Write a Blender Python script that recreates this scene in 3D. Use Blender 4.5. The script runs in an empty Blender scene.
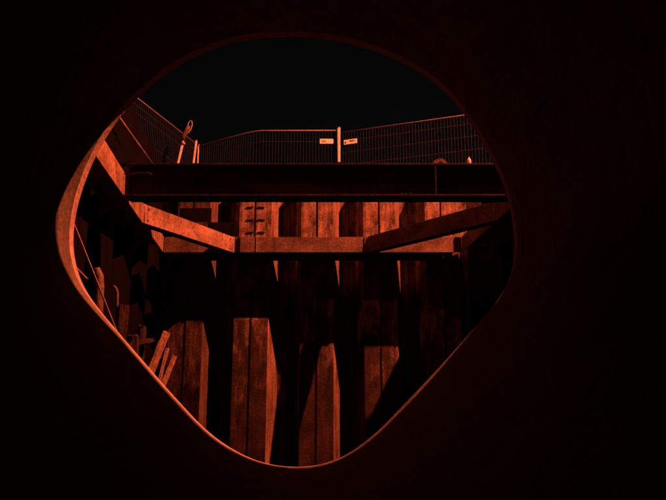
import bpy, bmesh, math, random
from mathutils import Vector, Matrix
random.seed(7)
R = math.radians
sc = bpy.context.scene
C = sc.collection

# ------------------------------------------------------------------ camera
F = 600.0                    # focal length in photograph pixels (666 wide)
TH = math.atan(120.0 / F)    # camera pitched up
cam_d = bpy.data.cameras.new('camera'); cam = bpy.data.objects.new('camera', cam_d); C.objects.link(cam)
cam_d.sensor_width = 36; cam_d.lens = 36 * F / 666; cam_d.clip_start = 0.02; cam_d.clip_end = 1500
cam.location = (0, 0, 0); cam.rotation_euler = (math.pi / 2 + TH, 0, 0)
sc.camera = cam
sc.render.resolution_x = 1024; sc.render.resolution_y = 769
# ------------------------------------------------------------------ sky (night)
w = bpy.data.worlds.new('World'); sc.world = w; w.use_nodes = True
nt = w.node_tree; nt.nodes.clear()
o_ = nt.nodes.new('ShaderNodeOutputWorld'); b_ = nt.nodes.new('ShaderNodeBackground')
s_ = nt.nodes.new('ShaderNodeTexSky'); s_.sky_type = 'NISHITA'; s_.sun_disc = False
s_.sun_elevation = R(4); s_.sun_rotation = R(200)
h_ = nt.nodes.new('ShaderNodeHueSaturation'); h_.inputs['Saturation'].default_value = 0.08
nt.links.new(s_.outputs[0], h_.inputs['Color']); nt.links.new(h_.outputs[0], b_.inputs[0]); nt.links.new(b_.outputs[0], o_.inputs[0])
b_.inputs[1].default_value = 0.0010
sc.view_settings.view_transform = 'Standard'; sc.view_settings.look = 'None'
sc.view_settings.exposure = 0; sc.view_settings.gamma = 1
# ------------------------------------------------------------------ the two sodium street lamps' light (positions used by their builder)
LAMP_MAIN = Vector((7.9, 5.55, 13.1))
LAMP_FAR = Vector((-9.5, 3.0, 9.5))
def point_light(name, loc, watts, col, r):
    d = bpy.data.lights.new(name, 'POINT'); d.energy = watts; d.color = col; d.shadow_soft_size = r
    o = bpy.data.objects.new(name, d); C.objects.link(o); o.location = loc; return o
point_light('sodium_light', LAMP_MAIN, 46000, (1.0, 0.138, 0.047), 0.10)
point_light('sodium_light', LAMP_FAR, 1500, (1.0, 0.13, 0.05), 0.22)
try:
    sc.cycles.max_bounces = 8; sc.cycles.diffuse_bounces = 5
except Exception: pass

# ------------------------------------------------------------------ helpers
cT, sT = math.cos(TH), math.sin(TH)
def ray(px, py):
    u = (px - 333) / F; v = (250 - py) / F
    return Vector((u, cT - sT * v, sT + cT * v))
def W(px, py, Y):
    r = ray(px, py); return r * (Y / r.y)
def WZ(px, py, z):
    r = ray(px, py); return r * (z / r.z)
def WX(px, py, x):
    r = ray(px, py); return r * (x / r.x)

def tag(o, label=None, cat=None, group=None, kind=None):
    if label: o['label'] = label
    if cat: o['category'] = cat
    if group: o['group'] = group
    if kind: o['kind'] = kind
    return o
def empty(name, loc, label, cat, group=None):
    o = bpy.data.objects.new(name, None); C.objects.link(o); o.location = loc
    o.empty_display_size = 0.1
    bpy.context.view_layer.update()
    return tag(o, label, cat, group)
class MB:
    def __init__(s): s.bm = bmesh.new()
    def quadbox(s, P):            # 8 points: bottom ring 0-3, top ring 4-7
        v = [s.bm.verts.new(p) for p in P]
        for f in ((3,2,1,0),(4,5,6,7),(0,1,5,4),(1,2,6,5),(2,3,7,6),(3,0,4,7)):
            s.bm.faces.new([v[i] for i in f])
        return s
    def box(s, c, sx, sy, sz, ax=None):
        c = Vector(c)
        if ax is None: ax = (Vector((1,0,0)), Vector((0,1,0)), Vector((0,0,1)))
        X, Y, Z = ax; X = X * sx / 2; Y = Y * sy / 2; Z = Z * sz / 2
        return s.quadbox([c-X-Y-Z, c+X-Y-Z, c+X+Y-Z, c-X+Y-Z, c-X-Y+Z, c+X-Y+Z, c+X+Y+Z, c-X+Y+Z])
    def bar(s, p0, p1, wn, wu, n=None, up=Vector((0,0,1)), off_n=0, off_u=0):
        """box from p0 to p1; wn across n, wu along up"""
        p0 = Vector(p0); p1 = Vector(p1); d = (p1 - p0); L = d.length; d.normalize()
        if n is None: n = d.cross(up).normalized()
        u = n.cross(d).normalized()
        if u.dot(up) < 0: u = -u
        c = (p0 + p1) / 2 + n * off_n + u * off_u
        return s.box(c, L, wn, wu, (d, n, u))
    def tube(s, pts, r, seg=8, cap=True):
        pts = [Vector(p) for p in pts]; rings = []
        for i, p in enumerate(pts):
            t = (pts[min(i+1, len(pts)-1)] - pts[max(i-1, 0)]).normalized()
            a = t.orthogonal().normalized() if i == 0 else (a - t * a.dot(t)).normalized()
            b = t.cross(a); rr = r[i] if isinstance(r, (list, tuple)) else r
            rings.append([s.bm.verts.new(p + (a * math.cos(k*2*math.pi/seg) + b * math.sin(k*2*math.pi/seg)) * rr) for k in range(seg)])
        for i in range(len(rings)-1):
            for k in range(seg):
                f = s.bm.faces.new((rings[i][k], rings[i][(k+1)%seg], rings[i+1][(k+1)%seg], rings[i+1][k])); f.smooth = True
        if cap:
            s.bm.faces.new(rings[0][::-1]); s.bm.faces.new(rings[-1])
        return s
    def prism(s, poly, ext):      # polygon of points extruded by vector
        a = [s.bm.verts.new(Vector(p)) for p in poly]; b = [s.bm.verts.new(Vector(p) + Vector(ext)) for p in poly]
        n = len(a); s.bm.faces.new(a[::-1]); s.bm.faces.new(b)
        for i in range(n): s.bm.faces.new((a[i], a[(i+1)%n], b[(i+1)%n], b[i]))
        return s
    def rough(s, amt, cuts=3, seed=0):
        rnd = random.Random(seed)
        bmesh.ops.subdivide_edges(s.bm, edges=s.bm.edges[:], cuts=cuts, use_grid_fill=True)
        for v in s.bm.verts: v.co += Vector((rnd.uniform(-1,1), rnd.uniform(-1,1), rnd.uniform(-1,1))) * amt
        return s
    def build(s, name, mat, parent=None, bevel=0, origin=None):
        bmesh.ops.recalc_face_normals(s.bm, faces=s.bm.faces[:])
        org = Vector(origin) if origin is not None else None
        if parent is not None: M = parent.matrix_world.inverted(); s.bm.transform(M)
        elif org is not None: s.bm.transform(Matrix.Translation(-org))
        me = bpy.data.meshes.new(name); s.bm.to_mesh(me); s.bm.free(); me.materials.append(mat)
        o = bpy.data.objects.new(name, me); C.objects.link(o)
        if parent is not None: o.parent = parent
        elif org is not None: o.location = org
        bpy.context.view_layer.update()
        if bevel:
            m = o.modifiers.new('bevel', 'BEVEL'); m.width = bevel; m.segments = 2; m.limit_method = 'ANGLE'
        return o

# ------------------------------------------------------------------ materials
def mat(name, base, dark=None, scale=3.0, rough=0.8, metal=0.0, bump=0.3, stretch=(1,1,1), fine=40.0, contrast=(0.35, 0.7), bdist=0.01, spots=None, streak=0.0, mud=None):
    m = bpy.data.materials.new(name); m.use_nodes = True
    n = m.node_tree; bs = n.nodes['Principled BSDF']; L = n.links.new
    bs.inputs['Specular IOR Level'].default_value = .3 if max(base) > .1 else .06
    bs.inputs['Roughness'].default_value = rough; bs.inputs['Metallic'].default_value = metal
    dark = dark or tuple(c * 0.4 for c in base)
    tc = n.nodes.new('ShaderNodeTexCoord'); mp = n.nodes.new('ShaderNodeMapping'); mp.inputs['Scale'].default_value = stretch
    L(tc.outputs['Object'], mp.inputs[0])
    n1 = n.nodes.new('ShaderNodeTexNoise'); n1.inputs['Scale'].default_value = scale; n1.inputs['Detail'].default_value = 10; n1.inputs['Roughness'].default_value = 0.68
    L(mp.outputs[0], n1.inputs['Vector'])
    r1 = n.nodes.new('ShaderNodeValToRGB'); r1.color_ramp.elements[0].position = contrast[0]; r1.color_ramp.elements[1].position = contrast[1]
    r1.color_ramp.elements[0].color = (*dark, 1); r1.color_ramp.elements[1].color = (*base, 1)
    L(n1.outputs['Fac'], r1.inputs[0]); col = r1.outputs[0]
    n2 = n.nodes.new('ShaderNodeTexNoise'); n2.inputs['Scale'].default_value = fine; n2.inputs['Detail'].default_value = 6
    L(tc.outputs['Object'], n2.inputs['Vector'])
    def mult(col, fac, lo, hi, p0, p1):
        rr = n.nodes.new('ShaderNodeValToRGB'); rr.color_ramp.elements[0].position = p0; rr.color_ramp.elements[1].position = p1
        rr.color_ramp.elements[0].color = (*lo, 1); rr.color_ramp.elements[1].color = (*hi, 1)
        L(fac, rr.inputs[0]); mx = n.nodes.new('ShaderNodeMix'); mx.data_type = 'RGBA'; mx.blend_type = 'MULTIPLY'; mx.inputs[0].default_value = 1
        L(col, mx.inputs[6]); L(rr.outputs[0], mx.inputs[7]); return mx.outputs[2]
    col = mult(col, n2.outputs['Fac'], (0.62,0.6,0.58), (1.12,1.12,1.12), 0.35, 0.65)
    if streak:
        ms = n.nodes.new('ShaderNodeMapping'); ms.inputs['Scale'].default_value = (14, 14, 0.5); L(tc.outputs['Object'], ms.inputs[0])
        n3 = n.nodes.new('ShaderNodeTexNoise'); n3.inputs['Scale'].default_value = 1.0; n3.inputs['Detail'].default_value = 5; L(ms.outputs[0], n3.inputs['Vector'])
        k = 1 - streak; col = mult(col, n3.outputs['Fac'], (k,k,k), (1.1,1.1,1.1), 0.38, 0.6)
    if spots:
        v = n.nodes.new('ShaderNodeTexVoronoi'); v.inputs['Scale'].default_value = spots; L(tc.outputs['Object'], v.inputs['Vector'])
        col = mult(col, v.outputs['Distance'], (0.5,0.5,0.5), (1,1,1), 0.06, 0.16)
    if mud:                                              # dried mud splashed up the lower part, ragged upper edge
        sx = n.nodes.new('ShaderNodeSeparateXYZ'); L(tc.outputs['Object'], sx.inputs[0])
        nm = n.nodes.new('ShaderNodeTexNoise'); nm.inputs['Scale'].default_value = 1.5; nm.inputs['Detail'].default_value = 8; nm.inputs['Roughness'].default_value = .7
        mm = n.nodes.new('ShaderNodeMapping'); mm.inputs['Scale'].default_value = (2.2, 2.2, .6); L(tc.outputs['Object'], mm.inputs[0]); L(mm.outputs[0], nm.inputs['Vector'])
        a1 = n.nodes.new('ShaderNodeMath'); a1.operation = 'MULTIPLY_ADD'; a1.inputs[1].default_value = 11.0; L(nm.outputs['Fac'], a1.inputs[0]); L(sx.outputs[2], a1.inputs[2])
        mr = n.nodes.new('ShaderNodeMapRange'); mr.inputs[1].default_value = mud + 3.9; mr.inputs[2].default_value = mud + 5.6; L(a1.outputs[0], mr.inputs[0])
        mx = n.nodes.new('ShaderNodeMix'); mx.data_type = 'RGBA'; L(mr.outputs[0], mx.inputs[0])
        dk = n.nodes.new('ShaderNodeMix'); dk.data_type = 'RGBA'; dk.blend_type = 'MULTIPLY'; dk.inputs[0].default_value = 1; dk.inputs[7].default_value = (.17,.125,.11,1); L(col, dk.inputs[6])
        L(dk.outputs[2], mx.inputs[6]); L(col, mx.inputs[7]); col = mx.outputs[2]
    L(col, bs.inputs['Base Color'])
    bp = n.nodes.new('ShaderNodeBump'); bp.inputs['Strength'].default_value = bump; bp.inputs['Distance'].default_value = bdist
    ad = n.nodes.new('ShaderNodeMath'); ad.operation = 'ADD'; L(n1.outputs['Fac'], ad.inputs[0]); L(n2.outputs['Fac'], ad.inputs[1])
    L(ad.outputs[0], bp.inputs['Height']); L(bp.outputs[0], bs.inputs['Normal'])
    return m
M = dict(
 concrete = mat('concrete', (.30,.28,.25), (.20,.185,.165), 1.6, .85, 0, .25, fine=60, spots=9),
 damp     = mat('damp_concrete', (.15,.145,.12), (.06,.06,.052), 1.3, .7, 0, .5, fine=45, spots=7, streak=.3),
 shadepile = mat('shaded_pile', (.0025,.002,.0018), (.0015,.0012,.001), 2.4, .8, .0, .5, (1,1,.55), 28),  # shade of the side walls put into the pile colour
 lipconc  = mat('pale_concrete_edge', (.44,.39,.34), (.24,.21,.19), 5, .75, 0, .25, fine=50),
 pile     = mat('rusty_pile', (.235,.17,.13), (.022,.014,.011), 3.0, .75, .0, 1.0, (1,1,.6), 34, (.41,.6), streak=.35, mud=4.4),
 mudpile  = mat('muddy_pile', (.085,.06,.046), (.015,.010,.008), 3.0, .8, .0, .9, (1,1,.6), 30, (.38,.6), streak=.4, mud=3.2),
 mudlitweb   = mat('muddy_lit_web', (.13,.09,.07), (.05,.033,.026), 3.0, .8, .0, .9, (1,1,.4), 30, (.36,.62), streak=.4),  # lamp-facing web of the muddy pile, its light painted in
 litweb  = mat('lit_scoured_web', (.27,.195,.15), (.06,.042,.033), 2.6, .6, .0, .6, (1,1,.35), 26, (.34,.62), streak=.3),  # scoured lighter steel, painting light on the lamp-facing web
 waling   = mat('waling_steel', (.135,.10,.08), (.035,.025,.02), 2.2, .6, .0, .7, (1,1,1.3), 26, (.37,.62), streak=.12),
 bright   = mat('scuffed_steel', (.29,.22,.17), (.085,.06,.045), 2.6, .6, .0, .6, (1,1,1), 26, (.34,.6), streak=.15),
 strut    = mat('strut_steel', (.045,.031,.025), (.014,.010,.009), 2.0, .7, .0, .5, (1,1,2), 30),
 plate    = mat('dark_steel_and_shade', (.005,.0045,.004), None, 3, .8, .0),  # near-black steel parts; also the painted shadow sheets by the left brace
 soil     = mat('soil', (.04,.029,.021), (.017,.012,.009), 1.4, .95, 0, 1.0, fine=18, bdist=.05),
 ground   = mat('ground', (.08,.065,.055), (.04,.03,.025), .5, .95, 0, .8, fine=12, bdist=.03),
 wood     = mat('weathered_wood', (.17,.12,.085), (.04,.028,.02), 5, .8, 0, .5, (6,6,.8), 40),
 galv     = mat('galvanised', (.35,.34,.32), (.2,.19,.18), 8, .5, .3, .1),
 wire     = mat('dull_wire', (.065,.062,.058), (.035,.032,.03), 8, .6, .0, .1),
 rail     = mat('fence_tube', (.24,.22,.20), (.13,.12,.11), 8, .6, .0, .1),
 post     = mat('painted_post', (.62,.58,.53), (.34,.32,.30), 8, .5, .0, .1),
 sign     = mat('sign_face', (.78,.75,.66), (.65,.62,.54), 6, .5, 0, .05),
 ink      = mat('sign_ink', (.03,.025,.025), None, 6, .5, 0, .05),
 cable    = mat('pale_cable', (.5,.47,.42), (.35,.32,.28), 8, .5, 0, .1),
 bottle   = mat('pale_plastic', (.85,.83,.78), (.7,.68,.62), 8, .35, 0, .05),
)
def emit(name, col, st):
    m = bpy.data.materials.new(name); m.use_nodes = True; b = m.node_tree.nodes['Principled BSDF']
    b.inputs['Emission Color'].default_value = (*col, 1); b.inputs['Emission Strength'].default_value = st; return m

# ------------------------------------------------------------------ levels and lines of the pit
YW = 12.3                                # front pans of the far wall
YF = 11.35                               # pit face of the far waling
ZB = W(300, 252.3, YF).z; ZT = W(300, 237, YF).z
ZM = (ZB + ZT) / 2; HW = ZT - ZB
GZ = 4.0                                 # ground level
FZ = -2.3                                # pit floor
# left waling: pit face line through points on its bottom edge
LA = WZ(119, 189, ZB); LB = WZ(163, 252, ZB)
def lx(Y): return LA.x + (LB.x - LA.x) * (Y - LA.y) / (LB.y - LA.y)
RX = WZ(488, 228.5, ZB).x                # right waling pit face
LW0 = Vector((lx(2.5) - .55, 2.5, 0)); LW1 = Vector((lx(13) - .22, 13, 0))
RWX = RX + .55

# ------------------------------------------------------------------ ground, floor
def ring_ground():
    m = MB(); bm = m.bm
    inner = [(LW0.x - .45, 2.05), (RWX + .45, 2.05), (RWX + .45, YW + .62), (LW1.x - .45, YW + .62)]
    prev = [bm.verts.new((x, y, GZ)) for x, y in inner]
    for k in (4, 25, 400):
        cur = [bm.verts.new((x, y, GZ)) for x, y in ((-k-3, -k), (k+3, -k), (k+3, k+12), (-k-3, k+12))]
        for i in range(4): bm.faces.new((prev[i], prev[(i+1)%4], cur[(i+1)%4], cur[i]))
        prev = cur
    return m
g = ring_ground().build('ground', M['ground']); tag(g, kind='structure')
# soil behind the piles (backfill faces) so no light leaks through the pile joints
m = MB()
bf = [(LW0.x - .45, 2.05), (RWX + .45, 2.05), (RWX + .45, YW + .62), (LW1.x - .45, YW + .62)]
vb = [m.bm.verts.new((x, y, FZ - .5)) for x, y in bf]; vt = [m.bm.verts.new((x, y, GZ)) for x, y in bf]
for i in (1, 2, 3): m.bm.faces.new((vb[i], vb[(i+1)%4], vt[(i+1)%4], vt[i]))
tag(m.build('earth_face', M['soil']), kind='structure')
m = MB(); bm = m.bm; N = 40; grid = []
for j in range(N+1):
    row = []
    for i in range(N+1):
        x = -4.6 + 9.2 * i / N; y = 2.0 + 11.2 * j / N
        row.append(bm.verts.new((x, y, FZ + random.uniform(-.03, .03) + .06 * math.sin(x*1.7) * math.cos(y*1.3))))
    grid.append(row)
for j in range(N):
    for i in range(N):
        f = bm.faces.new((grid[j][i], grid[j][i+1], grid[j+1][i+1], grid[j+1][i])); f.smooth = True
tag(m.build('pit_floor', M['soil']), kind='structure')

# ------------------------------------------------------------------ the concrete sewer pipe (we look out of it)
raw = [(290,38.5),(330,40.5),(370,50),(410,67),(440,88),(462,112),(480,140),(495,168),(505,190),(511,215),(514,240),(513.5,262),(508,282),(499,299),
 (484,318),(458,347),(430,378),(402,407),(381,429),(362,445),(345,456),(323,464.5),(298,467.5),(270,465),(246,456.5),(225,444.5),(206,430),(184,407),(159,379),
 (134,350),(110,322),(92,300),(80.5,279),(75,257),(74,236),(77.5,210),(85,185),(95.5,159),(109,135),(124,114),(141,96.5),(166,75.5),(196,57),(230,44.5),(260,39.5)]
YM = 2.9
P2 = [Vector((W(x, y, YM).x, W(x, y, YM).z)) for x, y in raw]
def cr(P, per=5):
    out = []; n = len(P)
    for i in range(n):
        a, b, c, d = P[i-1], P[i], P[(i+1)%n], P[(i+2)%n]
        for k in range(per):
            t = k/per
            out.append(.5*((2*b)+(c-a)*t+(2*a-5*b+4*c-d)*t*t+(3*b-a-3*c+d)*t**3))
    return out
egg = cr(P2)
for _ in range(12):
    egg = [(egg[i-1] + egg[i]*2 + egg[(i+1)%len(egg)])/4 for i in range(len(egg))]
def offs(P, d):
    n = len(P); out = []
    for i in range(n):
        t = (P[(i+3)%n] - P[i-3]).normalized(); nn = Vector((-t.y, t.x))    # clockwise list: left normal points outwards
        out.append(P[i] + nn * d)
    return out
cen = sum(egg, Vector((0,0))) / len(egg)
sgn = 1 if (offs(egg, .1)[0] - cen).length > (egg[0] - cen).length else -1
def ring_profile(prof, name, mt, parent=None):
    m = MB(); rings = []
    for d, y in prof:
        rings.append([m.bm.verts.new((p.x, y, p.y)) for p in offs(egg, d*sgn)])
    n = len(egg)
    for r in range(len(rings)):
        a = rings[r]; b = rings[(r+1) % len(rings)]
        for i in range(n):
            f = m.bm.faces.new((a[i], a[(i+1)%n], b[(i+1)%n], b[i])); f.smooth = True
    o = m.build(name, mt, parent)
    md = o.modifiers.new('split', 'EDGE_SPLIT'); md.split_angle = R(25)
    return o
pipe = empty('sewer_pipe', (cen.x, YM, FZ + 1.35), 'large egg shaped concrete sewer pipe with lit rim framing the whole view', 'pipe')
ring_profile([(-.012, -.4), (-.012, 2.812), (.24, 2.812), (.24, -.4)], 'barrel', M['damp'], pipe)
ring_profile([(-.008, 2.814), (-.006, 2.825), (-.002, 2.884), (.008, YM), (.15, YM), (.15, 2.814)], 'spigot', M['lipconc'], pipe)
# scrape on the inner right wall
def barrel_hit(px, py):
    r_ = ray(px, py); P_ = offs(egg, .0); best = None
    for k in range(200, 2800):
        y = k/1000; q = r_*(y/r_.y)
        ang = math.atan2(q.z-cen.y, q.x-cen.x)
        p_ = min(P_, key=lambda e: abs((math.atan2(e.y-cen.y, e.x-cen.x)-ang+math.pi) % (2*math.pi)-math.pi))
        if Vector((q.x-cen.x, q.z-cen.y)).length > (p_-cen).length-.020: return q
m = MB(); sa, sb = barrel_hit(545, 100), barrel_hit(534, 116)
m.tube([sa, sa.lerp(sb, .4)+Vector((.004,0,.003)), sb], [.003, .008, .002], 6); m.build('scrape_mark', M['plate'], pipe)
pipe2 = empty('sewer_pipe', (cen.x, -.42, FZ + 1.35), 'egg shaped concrete pipe behind the camera, jointed to the framing one', 'pipe')
ring_profile([(-.012, -8.5), (-.012, -.42), (.24, -.42), (.24, -8.5)], 'barrel', M['damp'], pipe2)
m = MB(); m.bm.faces.new([m.bm.verts.new((p.x, -8.45, p.y)) for p in offs(egg, .1*sgn)])
tag(m.build('earth_plug', M['soil']), kind='structure')
# cradle under the mouth
m = MB(); m.quadbox([(cen.x-1.0,2.1,FZ-.05),(cen.x+1.0,2.1,FZ-.05),(cen.x+1.0,2.84,FZ-.05),(cen.x-1.0,2.84,FZ-.05),(cen.x-.8,2.1,-.9),(cen.x+.8,2.1,-.9),(cen.x+.8,2.84,-.9),(cen.x-.8,2.84,-.9)])
o = m.build('concrete_cradle', M['concrete'], bevel=.02); tag(o, 'rough concrete cradle block carrying the mouth of the sewer pipe', 'block')

# ------------------------------------------------------------------ sheet piles: double Z piles
def double_pile(origin, ax, nrm, pitch, zb, zt, label, group, depth=.60, face=.70, seed=0, mt='pile', bulge=0.0):
    """origin: foot of the pan centre; ax: along the wall; nrm: into the pit"""
    t = .014
    def bz(z):
        k_ = max(0, min(1, (2.15 - z) / 1.3)); return nrm * (bulge * k_ * k_ * (3 - 2*k_))
    h = pitch / 2; f = face * pitch * .5 * .74
    pts = [(-h, -depth), (-f - .15, -depth), (-f, 0), (f, 0), (f + .15, -depth), (h, -depth)]
    root = empty('sheet_pile', Vector((origin.x, origin.y, zb)), label, 'sheet pile', group)
    P = [origin + ax * a + nrm * b for a, b in pts]
    m = MB(); bm = m.bm; NZ = 26
    rnd = random.Random(seed)
    cols = []
    # subdivide across for slight wear dents
    fine = []
    for i in range(5):
        kk = (3, 4, 8, 4, 3)[i]
        for k in range(kk): fine.append(P[i].lerp(P[i+1], k/kk))
    fine.append(P[5])
    for q, p in enumerate(fine):
        cols.append([bm.verts.new(Vector((p.x, p.y, zb + (zt - zb) * k / NZ)) + nrm * rnd.uniform(-.003, .003) + bz(zb + (zt - zb) * k / NZ)) for k in range(NZ+1)])
    for q in range(len(cols)-1):
        for k in range(NZ):
            ff = bm.faces.new((cols[q][k], cols[q+1][k], cols[q+1][k+1], cols[q][k+1]))
            if 15 <= q < 19: ff.material_index = 1  # only the lamp-facing web takes the lighter copy
    o = m.build('profile', M[mt], root); o.data.materials.append(M[{'pile':'litweb','mudpile':'mudlitweb'}.get(mt, mt)])
    sd = o.modifiers.new('plate', 'SOLIDIFY'); sd.thickness = t; sd.offset = 0
    # interlocks: centre of the pan, and one edge
    def bead(c, half, mt_):
        m = MB(); rows = []
        for k in range(NZ+1):
            z = zb + (zt - zb) * k / NZ; q = Vector((c.x, c.y, z)) + bz(z)
            rows.append([m.bm.verts.new(q + ax*(sx*half) + nrm*sy) for sx, sy in ((-1,-.008),(-.8,.010),(.8,.010),(1,-.008))])
        for k in range(NZ):
            for i in range(4): m.bm.faces.new((rows[k][i], rows[k][(i+1)%4], rows[k+1][(i+1)%4], rows[k+1][i]))
        m.bm.faces.new(rows[0]); m.bm.faces.new(rows[-1]); m.build('interlock', mt_, root)
    bead(origin + nrm * .012, .013, M['plate'])
    bead(origin + ax * h + nrm * (-depth + .014), .022, M[mt])
    return root, f
AX = Vector((1, 0, 0)); NR = Vector((0, -1, 0))
pitch = 61.7 / F * (YW * cT + 3.0 * sT)
ctr = [255.5 + 61.9 * k for k in range(-3, 5)]
names = ['rusty sheet pile at the dark far left end of the far wall',
 'dim far wall sheet pile between the leaning planks and the long lit pile',
 'rusty sheet pile with three dark horizontal slots above the waling',
 'rusty far wall sheet pile below the middle fence post, crossed by a slanting shadow',
 'rusty sheet pile behind the far end of the right diagonal brace',
 'rusty sheet pile lit in the gap above the middle of the right diagonal brace',
 'dark sheet pile of the far wall behind the right waling corner',
 'sheet pile hidden at the far right end of the far wall']
roots = []
for k, cx in enumerate(ctr):
    p = W(cx, 225, YW); 
    if k == 7: continue
    r_, f_ = double_pile(Vector((p.x, YW, 0)), AX, NR, pitch - .004, FZ - .3, GZ + random.uniform(-.05, .05), names[k], 'sheet piles of the far wall', seed=k, bulge=(0, .1, .27, .31, .03, 0, 0, 0)[k], mt='mudpile' if k == 2 else 'pile')
    roots.append(r_)
# slots burned into the pan with three dark marks
for py in (207, 219.5, 232):
    for sx in (-1, 1):
        m = MB()
        a = W(255.5 + sx * 2.2, py, YW - .02); b = W(255.5 + sx * 9.0, py + .3, YW - .02)
        m.bar(a, b, .03, .022, NR)
        m.build('slot', M['strut'], roots[2])
# left and right walls
def side_wall(p0, p1, nrm, label, group, seed):
    ax = (p1 - p0).normalized(); n = int((p1 - p0).length / pitch); 
    for i in range(n):
        o = p0 + ax * pitch * (i + .5)
        double_pile(Vector((o.x, o.y, 0)), ax, nrm, pitch - .004, FZ - .3, GZ + (.24 if nrm.x > 0 else -.22) + random.uniform(-.04, .04), label[i], group, seed=seed + i, depth=.36, mt='shadepile')
dl = (LW1 - LW0).normalized(); nl = Vector((dl.y, -dl.x, 0))
ordn = ['nearest the pipe mouth', 'second from the pipe mouth', 'third from the pipe mouth', 'beside the end of the cross strut', 'just beyond the cross strut', 'where the diagonal brace lands', 'second from the far corner', 'in the far corner']
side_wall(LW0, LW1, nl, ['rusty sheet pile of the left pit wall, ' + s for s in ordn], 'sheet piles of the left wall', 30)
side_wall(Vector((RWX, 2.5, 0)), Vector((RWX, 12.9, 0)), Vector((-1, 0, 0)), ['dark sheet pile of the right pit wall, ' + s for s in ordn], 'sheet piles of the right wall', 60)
# near wall round the pipe: two concrete cheeks + lintel as one wall
m = MB()
x0, x1 = LW0.x - .4, RWX + .4; ex0, ex1 = cen.x - 1.35, cen.x + 1.35
m.box(((x0+ex0)/2, 2.25, (GZ+FZ)/2), ex0-x0, .3, GZ-FZ)
m.box(((x1+ex1)/2, 2.25, (GZ+FZ)/2), x1-ex1, .3, GZ-FZ)
m.box(((ex0+ex1)/2, 2.25, (GZ+1.9)/2), ex1-ex0-.004, .296, GZ-1.9)
m.box(((ex0+ex1)/2, 2.25, (FZ-.95)/2), ex1-ex0-.004, .296, -.95-FZ)
tag(m.build('near_wall', M['concrete']), 'plain concrete wall of the pit that the sewer pipe comes through', 'wall')

# ------------------------------------------------------------------ steel beams
def hbeam_parts(root, p0, p1, n, H, D, mt, tf=.022, tw=.014, orient='waling', cut0=0, cut1=0, web_mat=None):
    """p0,p1: centre line of the pit face (n points to the pit). orient waling: flanges vertical; strut: flanges level."""
    p0 = Vector(p0); p1 = Vector(p1); d = (p1-p0).normalized(); up = Vector((0,0,1)); n = Vector(n).normalized()
    if orient == 'waling':
        MB().bar(p0, p1, tf, H, n, up, off_n=-tf/2).build('flange', mt, root, bevel=.004)
        MB().bar(p0 - n*0 + d*cut0, p1 - d*cut1, tf, H, n, up, off_n=-D+tf/2).build('flange', mt, root, bevel=.004)
        MB().bar(p0 + d*cut0*.5, p1 - d*cut1*.5, D-2*tf-.004, tw, n, up, off_n=-D/2).build('web', web_mat or mt, root)
    else:
        MB().bar(p0, p1, D, tf, n, up, off_n=-D/2, off_u=H/2-tf/2).build('flange', mt, root, bevel=.004)
        MB().bar(p0, p1, D, tf, n, up, off_n=-D/2, off_u=-H/2+tf/2).build('flange', mt, root, bevel=.004)
        MB().bar(p0, p1, tw, H-2*tf-.004, n, up, off_n=-D/2).build('web', web_mat or mt, root)
def stiff(root, p, d, n, H, D, mt, t=.014, tf=.022):   # plate across the beam between flanges
    MB().box(Vector(p) - Vector(n)*(D/2), t, D-2*tf-.006, H-.004, (Vector(d).normalized(), Vector(n).normalized(), Vector((0,0,1)))).build('stiffener', mt, root)

D_F = YW - YF - .03
XL = LB.x; 
# far waling
a = Vector((XL + .0, YF, ZM)); b = Vector((RX, YF, ZM))
fw = empty('waling_beam', (a+b)/2, 'rusty level waling beam running along the far sheet pile wall', 'steel beam')
hbeam_parts(fw, a, b, (0,-1,0), HW, D_F, M['waling'])
for px in (237.5, 364, 300): stiff(fw, Vector((W(px, 245, YF).x, YF, ZM)), (1,0,0), (0,-1,0), HW*.98, D_F, M['waling'])
# bright weld seam and clamp seen at the left joint
MB().box(Vector((W(256.5, 245, YF).x, YF-.008, ZM)), .02, .014, HW*.97).build('weld_seam', M['bright'], fw)
MB().box(Vector((W(239, 245, YF).x, YF-.02, ZM)), .05, .04, HW*.9).build('end_plate', M['plate'], fw, bevel=.004)
# small lit hanger bolts below the waling
for px in (205.5, 443):
    p = W(px, 255, YF+.1); MB().tube([Vector((p.x, YF+.06, ZB+.01)), Vector((p.x, YF+.06, ZB-.11))], .016).build('hanger_bolt', M['bright'], fw)
# left side waling
dL = Vector((lx(12)-lx(4), 8, 0)).normalized(); nL = Vector((dL.y, -dL.x, 0))
a = Vector((lx(2.6), 2.6, ZM)); b = Vector((lx(YF-.02), YF-.02, ZM))
lw = empty('waling_beam', (a+b)/2, 'brightly lit waling beam along the left pit wall, ending at the cross strut and left brace', 'steel beam')
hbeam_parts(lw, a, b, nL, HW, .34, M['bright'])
# right side waling
a = Vector((RX, 2.6, ZM)); b = Vector((RX, YF-.004, ZM))
rw = empty('waling_beam', (a+b)/2, 'dim waling beam along the right pit wall behind the right brace end', 'steel beam')
hbeam_parts(rw, a, b, (-1,0,0), HW, .34, M['waling'])
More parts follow.
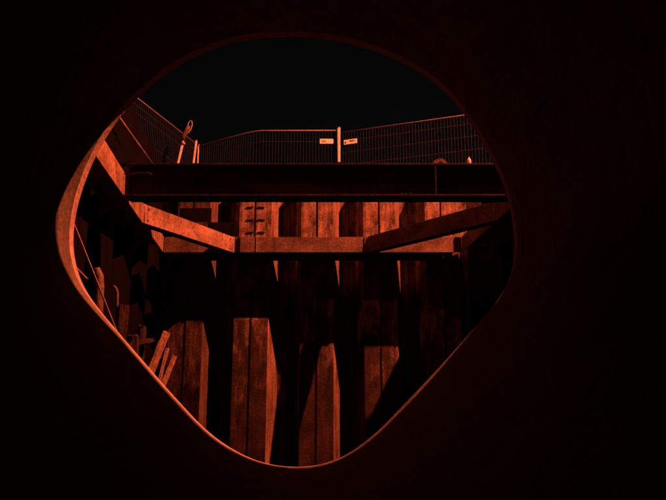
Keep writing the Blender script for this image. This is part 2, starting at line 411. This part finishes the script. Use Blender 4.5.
# added unseen plate over the pipe mouth, shaped to shade the rim
blocker = empty('rim_light_blocker', Vector((1.2, 2.42, 2.36)), 'narrow unseen plate added over the pipe mouth to shade the rim', 'light blocker')
MB().prism([(-.62,2.42,2.36),(-.52,2.86,2.36),(-.2,2.99,2.36),(0,3.07,2.36),(.2,3.16,2.36),(.55,3.26,2.36),(1.4,3.37,2.36),(1.66,3.33,2.36),(1.85,3.20,2.36),(2.44,3.05,2.36),(2.44,2.42,2.36)], (0,0,.03)).build('blocker_plate', M['strut'], blocker)
for x in (.6, 1.5, 2.3): blocker_brackets = MB().prism([(x,2.42,2.35),(x,3.1,2.35),(x,2.42,1.95)], (.02,0,0)).build('bracket', M['strut'], blocker)  # brackets added under the light blocker
# triangular brackets under the walings, part of each waling
def tri_bracket(root, p, n, d, s=.26):
    n = Vector(n); d = Vector(d)
    P = [p, p + Vector((0,0,-s)), p + n*s*.95]
    m = MB().prism([q - d*.008 for q in P], d*.016); m.build('bracket', M['waling'], root)
nW = nl
for Y in (4.3, 5.9, 7.62, 8.25, 10.1): tri_bracket(lw, Vector((lx(Y)-.34, Y, ZB-.012)), nL, dL, .28)
for Y in (4.3, 6.0, 7.7, 9.4, 10.7): tri_bracket(rw, Vector((RX+.34, Y, ZB-.012)), (-1,0,0), (0,1,0), .28)

# diagonal braces
DB = .20
def brace(name, f_px, n_pt, label, side, mt):
    A = W(f_px, 245, YF); A = Vector((A.x, YF, ZM)); B = Vector((n_pt.x, n_pt.y, ZM))
    d = (B-A).normalized(); n = Vector((-d.y, d.x, 0))
    if n.y > 0: n = -n
    r = empty(name, (A+B)/2, label, 'steel beam', 'diagonal braces')
    hbeam_parts(r, A, B, n, HW, DB, mt, cut0=-.02, cut1=0)
    for t in (.22, .62): stiff(r, A.lerp(B, t), d, n, HW*.98, DB, mt)
    # bearing plates at both ends
    MB().box(A + Vector((0 ,-.014,0)) - Vector((side*.17,0,0))*-1, .40, .02, HW*1.02).build('end_plate', mt, r)
    for s_, base in ((.10, A), (-.12, B)):
        for dz in (-.09, .09):
            q = base + d*s_ + n*.0 + Vector((0,0,dz)); MB().tube([q, q + n*.016], .015, 6).build('bolt', M['waling'], r)
    for base, sg in ((A, 1), (B, -1)):
        q = base + d*(.035*sg) + n*.004; MB().tube([q - Vector((0,0,HW/2-.01)), q + Vector((.003,0,0)), q + Vector((0,0,HW/2-.01))], .009, 6).build('weld_bead', M['bright'], r)
    return r
nlft = Vector((lx(9.05), 9.05, 0)); pl = WZ(145, 222.5, ZB); nlft = Vector((lx(pl.y), pl.y, 0))
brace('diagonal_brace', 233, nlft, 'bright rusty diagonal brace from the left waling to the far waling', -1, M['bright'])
pr = WZ(499, 220, ZB)
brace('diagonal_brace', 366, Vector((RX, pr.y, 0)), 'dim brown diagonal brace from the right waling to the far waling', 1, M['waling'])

# cross strut
YS = 7.5
zt = W(300, 163, YS).z; zb = W(300, 196, YS).z
a = Vector((lx(YS)+.004, YS, (zt+zb)/2)); b = Vector((RX-.004, YS, (zt+zb)/2))
st = empty('cross_strut', (a+b)/2, 'long dark horizontal steel strut spanning the pit in front of the sheet piles', 'steel beam')
hbeam_parts(st, a, b, (0,-1,0), zt-zb, .30, M['strut'], tf=.026, tw=.016, orient='strut')
for px in (436,):
    x = W(px, 180, YS).x
    MB().box((x, YS+.071, (zt+zb)/2), .018, .136, zt-zb-.056).build('stiffener', M['strut'], st)
def lug(px, Y, mt):
    c = W(px, 162.5, Y); m = MB(); ro, ri = .105, .036; seg = 18; bm = m.bm
    c = Vector((c.x, Y, zt-.005))
    A, B2 = [], []
    for k in range(seg+1):
        a_ = math.pi*k/seg; A.append((math.cos(a_)*ro, math.sin(a_)*ro*.95)); 
        B2.append((math.cos(a_)*ri, .02+math.sin(a_)*ri))
    for yy, fl in ((-.012, 1), (.012, 0)):
        va = [bm.verts.new(c + Vector((x, yy, z))) for x, z in A]; vb_ = [bm.verts.new(c + Vector((x, yy, z))) for x, z in B2]
        for k in range(seg): bm.faces.new((va[k], va[k+1], vb_[k+1], vb_[k]))
        if fl: fa, fb = va, vb_
        else:
            for k in range(seg):
                bm.faces.new((fa[k], fa[k+1], va[k+1], va[k])); bm.faces.new((fb[k], fb[k+1], vb_[k+1], vb_[k]))
    m.build('lifting_lug', mt, st)
lug(440, YS+.10, M['waling']); lug(228, YS+.22, M['plate'])
for px in (401, 405.5, 410):
    p = W(px, 192.5, YS+.03); MB().tube([Vector((p.x, YS+.03, zb+.02)), Vector((p.x, YS+.03, zb+.05))], .018, 6).build('bolt', M['plate'], st)
# rod / pipe lying on the strut's left, seen as a faint line
m = MB(); m.tube([W(119, 174.2, YS-.06), W(135, 173.6, YS-.06), W(148, 172.8, YS-.06), W(152, 174.5, YS-.05)], .008, 6)
m.build('strap', M['strut'], st)

# ------------------------------------------------------------------ bottle on the strut
p = W(469, 162, YS+.1); p = Vector((p.x, YS+.1, zt))
bt = empty('bottle', p, 'small pale bottle standing on the right end of the cross strut', 'bottle')
prof = [(.026,0),(.028,.01),(.028,.07),(.024,.085),(.011,.10),(.010,.116)]
m = MB().tube([p + Vector((0,0,z)) for r, z in prof], [r for r, z in prof], 16); m.build('bottle_body', M['bottle'], bt)
MB().tube([p + Vector((0,0,.1165)), p + Vector((0,0,.132))], .0125, 12).build('cap', M['ink'], bt)

# ------------------------------------------------------------------ black sheets near the left brace, standing in for shadow on the piles
def plate(x0, y0, x1, y1, Y, label):  # black sheet standing in for shadow, with its bolts and strap
    a = W(x0, y0, Y); b = W(x1, y1, Y)
    r = empty('shade_sheet', Vector(((a.x+b.x)/2, Y, b.z)), label, 'shade sheet', 'shade sheets by the left brace')
    MB().box(((a.x+b.x)/2, Y, (a.z+b.z)/2), abs(b.x-a.x), .03, abs(a.z-b.z)).build('shade_panel', M['plate'], r, bevel=.004)
    for s in (-.8, .8):
        q = Vector(((a.x+b.x)/2 + s*(b.x-a.x)/2, Y-.02, max(a.z,b.z)-.05)); MB().tube([q, q+Vector((0,-.02,0))], .018, 6).build('bolt', M['plate'], r)  # bolts added on the shade sheet
    # strap behind the shade sheet
    q = Vector(((a.x+b.x)/2, Y+.015, max(a.z,b.z)-.03)); MB().bar(q, q+Vector((0,YW-.2-Y-.0,0)), .03, .012).build('shade_sheet_strap', M['plate'], r)
plate(180, 208.2, 211, 222, 11.98, 'black sheet standing in for shadow above the left brace, the upper one of two')
plate(208, 222.3, 236, 236.5, 11.90, 'black sheet standing in for shadow behind the far end of the left brace, the lower one of two')

# ------------------------------------------------------------------ pipe along the left wall
p0 = WX(108, 102, -3.02); p1 = WX(151.5, 163, -3.12); p1 = p0 + (p1-p0)*1.05
o = MB().tube([p0, p0.lerp(p1, .5), p1], .018, 10).build('handrail_tube', M['bright'], origin=p0)
tag(o, 'thin lit steel tube running along the top of the left pit wall', 'tube')

# ------------------------------------------------------------------ construction fence
def wire(m, a, b, r): m.tube([a, b], r, 4, cap=False)
FH = 2.0
def fence_panel(nodes, label, posts=(True, True), rails=(.18,.36), post_r=.021, wire_r=.0026, sp=.078):
    """nodes: top-edge pixels with their distance -> 3D top points; vertical panel down FH."""
    T = [W(x, y, Y) for x, y, Y in nodes]
    foot = Vector((T[0].x, T[0].y, T[0].z - FH))
    r = empty('mesh_fence', foot, label, 'fence panel', 'mesh fence panels above the pit')
    m = MB(); m.tube(T, .016, 8); m.build('top_rail', M['rail'], r)
    m = MB(); m.tube([t - Vector((0,0,FH-.12)) for t in T], .019, 8); m.build('bottom_rail', M['wire'], r)
    for fl, t in zip(posts, (T[0], T[-1])):
        if fl: MB().tube([t + Vector((0,0,.0)), t - Vector((0,0,FH))], post_r, 10).build('post', M['post'], r)
    m = MB(); 
    for i in range(len(T)-1):
        L = (T[i+1]-T[i]).length; n = max(1, int(L/sp))
        for k in range(n):
            q = T[i].lerp(T[i+1], (k+.5)/n); q = q + Vector((0, .003, 0)); wire(m, q, q - Vector((0,0,FH-.12)), wire_r)
    for z in (.0,)+tuple(rails)+(.9, 1.3, 1.6):
        for i in range(len(T)-1):
            if z: wire(m, T[i]-Vector((0,0,z*FH*.5)), T[i+1]-Vector((0,0,z*FH*.5)), .0034)
    m.build('wire_mesh', M['wire'], r)
    return r, T
def zY(px, py, z): return WZ(px, py, z).y
ZF = W(338, 129, 14.5).z
A, TA = fence_panel([(112, 78.5, zY(112,78.5,ZF)), (138.5, 99, zY(138.5, 99, ZF)), (195.5, 143.5, zY(195.5,143.5,ZF))], 'mesh fence panel running along the left side of the pit', (True, False))
B, TB = fence_panel([(198.5, 146, zY(198.5,146,ZF)), (240, 134.8, zY(240,134.8,ZF)), (252, 131.9, zY(252,131.9,ZF)), (262, 130.6, zY(262,130.6,ZF)), (336, 130.4, zY(336,130.4,ZF))],
      'bent mesh fence panel left of the middle post, above the far wall', (True, False), rails=(.3,))
Cc, TC = fence_panel([(341.5, 132.5, zY(341.5,132.5,ZF)), (462, 115.5, zY(462,115.5,ZF)), (520, 107, zY(520,107,ZF))], 'mesh fence panel rising to the right of the middle post', (False, False), rails=(.24,.56))
def fpost(px0, py0, px1, py1, Y, r, label, foot=True):
    t = W(px0, py0, Y); b = W(px1, py1, Y); d = (t-b).normalized(); b = t - d*((t.z-GZ-.02)/d.z)
    e = empty('fence_post', b, label, 'post', 'fence posts')
    MB().tube([b, t], r, 12).build('tube', M['post'], e)
    MB().tube([t, t+d*.015], r*1.12, 12).build('cap', M['galv'], e)
    q = b + d*1.12; MB().box(q + Vector((.0,-.03,0)), .12, .05, .05).build('coupler', M['plate'], e, bevel=.006)
    MB().box(b + Vector((0,0,.05)), .22, .62, .13).build('foot_block', M['concrete'], e, bevel=.02)
fpost(338.8, 128.2, 338.8, 162, TB[-1].y-.10, .040, 'thick pale fence post in the middle, between the two signs')
fpost(196.3, 141, 193.6, 162, TA[-1].y-.05, .030, 'bright fence post, the left one of the close pair at the left bend')
fpost(199, 145, 197.6, 162, TB[0].y+.02, .018, 'thinner fence post, the right one of the close pair at the left bend')
# signs on the panels
def sign(px0, py0, px1, py1, T, i, label, hpx, kind):
    # lies in the plane of the panel: intersect rays with the panel plane
    a, b = T[i], T[i+1]; d = (b-a); d.z = 0; d.normalize(); n = Vector((d.y, -d.x, 0))
    if n.y > 0: n = -n
    def hit(px, py):
        r_ = ray(px, py); pl_ = a + n*.022; return r_ * (pl_.dot(n)/r_.dot(n))
    p, q = hit(px0, py0), hit(px1, py1); h = hpx/F*p.y
    c = (p+q)/2; ax = (q-p).normalized(); u = n.cross(ax).normalized(); 
    if u.z < 0: u = -u
    c = c - u*h/2; wd = (q-p).length
    s = empty('fence_sign', c, label, 'sign', 'signs on the fence')
    MB().box(c, wd, .01, h, (ax, n, u)).build('board', M['sign'], s, bevel=.004)
    m = MB()
    def blk(x, y, w_, h_): m.box(c + ax*(x*wd) + u*(y*h) + n*.0075, w_*wd, .004, h_*h, (ax, n, u))
    if kind == 0:
        for x, y, w_, h_ in ((-.33,.0,.035,.42),(-.29,.17,.06,.1),(-.29,-.02,.05,.1),(-.22,0,.035,.42),(-.16,0,.03,.42),(-.12,.16,.05,.1),(-.12,-.16,.05,.1),(-.06,-.02,.03,.38)): blk(x,y,w_,h_)
    else:
        blk(-.37,-.1,.12,.3); m.build('emblem', M['ink'], s); m = MB()
        for x, y, w_, h_ in ((-.02,.12,.06,.3),(.06,.12,.05,.28),(.13,.12,.05,.3),(.22,.1,.07,.26),(.31,.12,.04,.2)): blk(x,y,w_,h_)
    m.build('lettering', M['ink'], s)
sign(319.8, 138.9, 333.2, 138.9, TB, 3, 'pale rectangular sign on the mesh fence just left of the middle post', 5.3, 0)
sign(343.8, 140.2, 357.0, 138.3, TC, 0, 'pale tilted sign on the mesh fence just right of the middle post', 5.2, 1)

# leaning pole with sleeve and cable loop
Yp = 13.6
b0 = W(178, 163, Yp); t0 = W(183.2, 141.5, Yp); d = (t0-b0).normalized(); foot = b0 - d*((b0.z-GZ)/d.z)
pole = empty('warning_pole', foot, 'leaning bright pole with dark hooked sleeve and wire loop behind the left fence', 'pole')
MB().tube([foot, t0], .030, 12).build('shaft', M['post'], pole)
MB().tube([t0, W(184, 136, Yp), W(187, 130, Yp), W(189, 126, Yp)], [.045, .05, .06, .04], 12).build('sleeve', M['waling'], pole)
MB().tube([W(x, y, Yp) for x, y in ((186,131),(187.5,126),(189,122),(190.6,120.3),(192,121.6),(192.2,125),(191,129),(189,132),(186.6,134.5))], .009, 6).build('wire_loop', M['cable'], pole)
MB().tube([W(182.4,143.5,Yp-.02), W(184.4,142.2,Yp-.02)], .05, 8).build('clamp', M['post'], pole)

# ------------------------------------------------------------------ cable down the left side
p0 = W(73, 222, 4.4); p1 = W(114, 325, 5.6)
pe = p0 + (p1-p0)*1.9; ps = p0 - (p1-p0)*1.2
o = MB().tube([ps, p0, p0.lerp(p1,.5)+Vector((.004,0,-.006)), p1, pe], .0075, 6).build('cable', M['cable'], origin=pe)
tag(o, 'taut pale cable slanting down just inside the left pipe rim', 'cable')

# ------------------------------------------------------------------ spoil heap and debris at lower left
m = MB(); bm = m.bm; NX, NY = 36, 36; gr = []
for j in range(NY+1):
    row = []
    for i in range(NX+1):
        x = -4.0 + 3.6*i/NX; y = 4.0 + 6.4*j/NY
        fx = max(0, min(1, (-.9 - x)/2.2)); fy = max(0, 1 - abs((y-6.6)/3.0)**2.2)
        z = FZ - .12 + (1.95*fx**.9*fy) + random.uniform(-.04,.04)*fy + .08*math.sin(x*5+y*3)*fx
        row.append(bm.verts.new((x, y, z)))
    gr.append(row)
for j in range(NY):
    for i in range(NX):
        f = bm.faces.new((gr[j][i], gr[j][i+1], gr[j+1][i+1], gr[j+1][i])); f.smooth = True
o = m.build('spoil_heap', M['soil'], origin=(-3, 6.6, FZ)); tag(o, 'dark heap of dug earth against the left pit wall under the planks', 'earth heap')
def stick(name, pA, pB, wpx, Y0, Y1, mt, label, cat, group=None, th=.05, extend=1.0, rot=.3, seed=1):
    a = W(*pA, Y0); b = W(*pB, Y1); b = b + (b-a)*extend
    wd = wpx/F*Y0; d = (b-a).normalized(); n = Vector((rot, -1, .0)); n = (n - d*n.dot(d)).normalized(); s = d.cross(n)
    m = MB(); m.box((a+b)/2, (b-a).length, th, wd, (d, n, s)); m.rough(.006, 5, seed)
    o = m.build(name, mt, origin=b, bevel=.0); return tag(o, label, cat, group)
stick('plank', (166.5,333), (151,371), 6.5, 6.4, 6.0, M['wood'], 'thickest wooden plank leaning up from the heap, the left one of three', 'plank', 'leaning planks', extend=1.1, seed=2)
stick('plank', (167.5,349), (161,375), 3, 6.5, 6.2, M['wood'], 'thin splintered plank between the thick one and the short one', 'plank', 'leaning planks', extend=1.2, seed=3, th=.03)
stick('plank', (174,357), (167.5,374), 4.5, 6.6, 6.4, M['wood'], 'short wooden plank end, the right one of the three leaning ones', 'plank', 'leaning planks', extend=2.0, seed=4)
stick('broken_slab', (123.5,305), (121,338), 9, 6.6, 6.6, M['strut'], 'reddish upright broken slab standing behind the rim at lower left', 'slab', extend=.9, rot=.8, seed=5, th=.07)
stick('broken_slab', (151,341), (138,344), 4, 6.9, 6.7, M['strut'], 'small dim broken piece lying left of the leaning planks', 'slab', extend=.3, rot=.1, seed=6, th=.1)
for i, (x, y, wpx, hpx, Y, lb) in enumerate((
  (134,337,7,3,6.5,'flat dim scrap lying just left of the leaning planks'),
  (142,327,5,2.5,6.9,'thin dark splinter sticking out above the flat scrap'),
  (127,345,8,5,5.9,'angular chunk of rubble resting against the pipe rim below the slab'))):
    p = W(x, y, Y); m = MB(); rr = random.Random(40+i)
    a_ = Vector((1, 0, rr.uniform(-.6,.6))).normalized(); n_ = Vector((0,1,0)); u_ = a_.cross(n_)
    m.box(p, wpx/F*Y, .12, hpx/F*Y, (a_, n_, u_)); m.rough(.012, 2, i)
    # long tail into the heap so that it rests there
    m.bm.verts.ensure_lookup_table()
    for v in m.bm.verts:
        if v.co.z < p.z - .2*hpx/F*Y: v.co.z -= .55
    o = m.build('rubble_chunk', M['strut'], origin=p); tag(o, lb, 'rubble', 'scraps on the earth heap')
# curved log-like piece behind the cable
pts = [(88,297),(89.5,306),(97,272),(100,270)]
m = MB(); m.tube([W(93.5,271.5,5.6), W(97,270,5.6), W(99.2,276,5.6), W(99.3,287,5.6), W(98.3,300,5.6), W(97,330,5.6), W(95,420,5.6)], [.028,.035,.042,.045,.047,.05,.05], 10)
o = m.build('bent_pipe', M['waling'], origin=W(95,420,5.6)); tag(o, 'upright pipe with bent over top end just right of the cable', 'pipe')
m = MB(); m.tube([W(113.5,286,6.6), W(116,288.5,6.6), W(117.4,293,6.6), W(117.2,300,6.6), W(117,330,6.6), W(117,372,6.6)], .016, 8)
o = m.build('reinforcing_bar', M['waling'], origin=W(117,372,6.6)); tag(o, 'thin curved reinforcing bar sticking up above the reddish slab', 'steel bar')
# stub bracket reaching in from the left rim
m = MB(); a = W(72,268,4.6); b = W(85,281,4.6)
m.bar(a + (a-b)*2.2, b, .05, .055); o = m.build('timber_stub', M['wood'], origin=b, bevel=.004); tag(o, 'short pale timber end poking past the left pipe rim', 'timber')

# ------------------------------------------------------------------ dim steel bits on the right side
def angle_bit(pts, Y, label):
    P = [W(x, y, Y) for x, y in pts]
    o = MB().prism(P, (0,.02,0)).build('steel_offcut', M['waling'], origin=P[0]); tag(o, label, 'steel offcut', 'steel offcuts on the right')

# ------------------------------------------------------------------ street lamps that give the light (outside the frame)
def street_lamp(pos, toward, label):
    base = Vector((pos.x + toward*1.6, pos.y, GZ)); e = empty('street_lamp', base, label, 'street lamp', 'sodium street lamps')
    top = Vector((base.x, base.y, pos.z + .25))
    MB().tube([base, base + Vector((0,0,6)), top], [.11, .085, .055], 14).build('mast', M['galv'], e)
    MB().tube([top, top.lerp(pos + Vector((0,0,.4)), .5) + Vector((0,0,.1)), pos + Vector((0,0,.35))], .035, 8).build('arm', M['galv'], e)
    hd = MB().box(pos + Vector((0,0,.27)), .6, .28, .12).build('lamp_head', M['galv'], e, bevel=.03)
    MB().box(pos + Vector((0,0,.195)), .4, .2, .02).build('lens', EM, e)
EM = emit('sodium_lens', (1, .35, .1), 20)
street_lamp(LAMP_MAIN, 1, 'tall sodium street lamp to the right of the pit, above the near corner')
street_lamp(LAMP_FAR, -1, 'tall sodium street lamp farther off to the left of the pit')
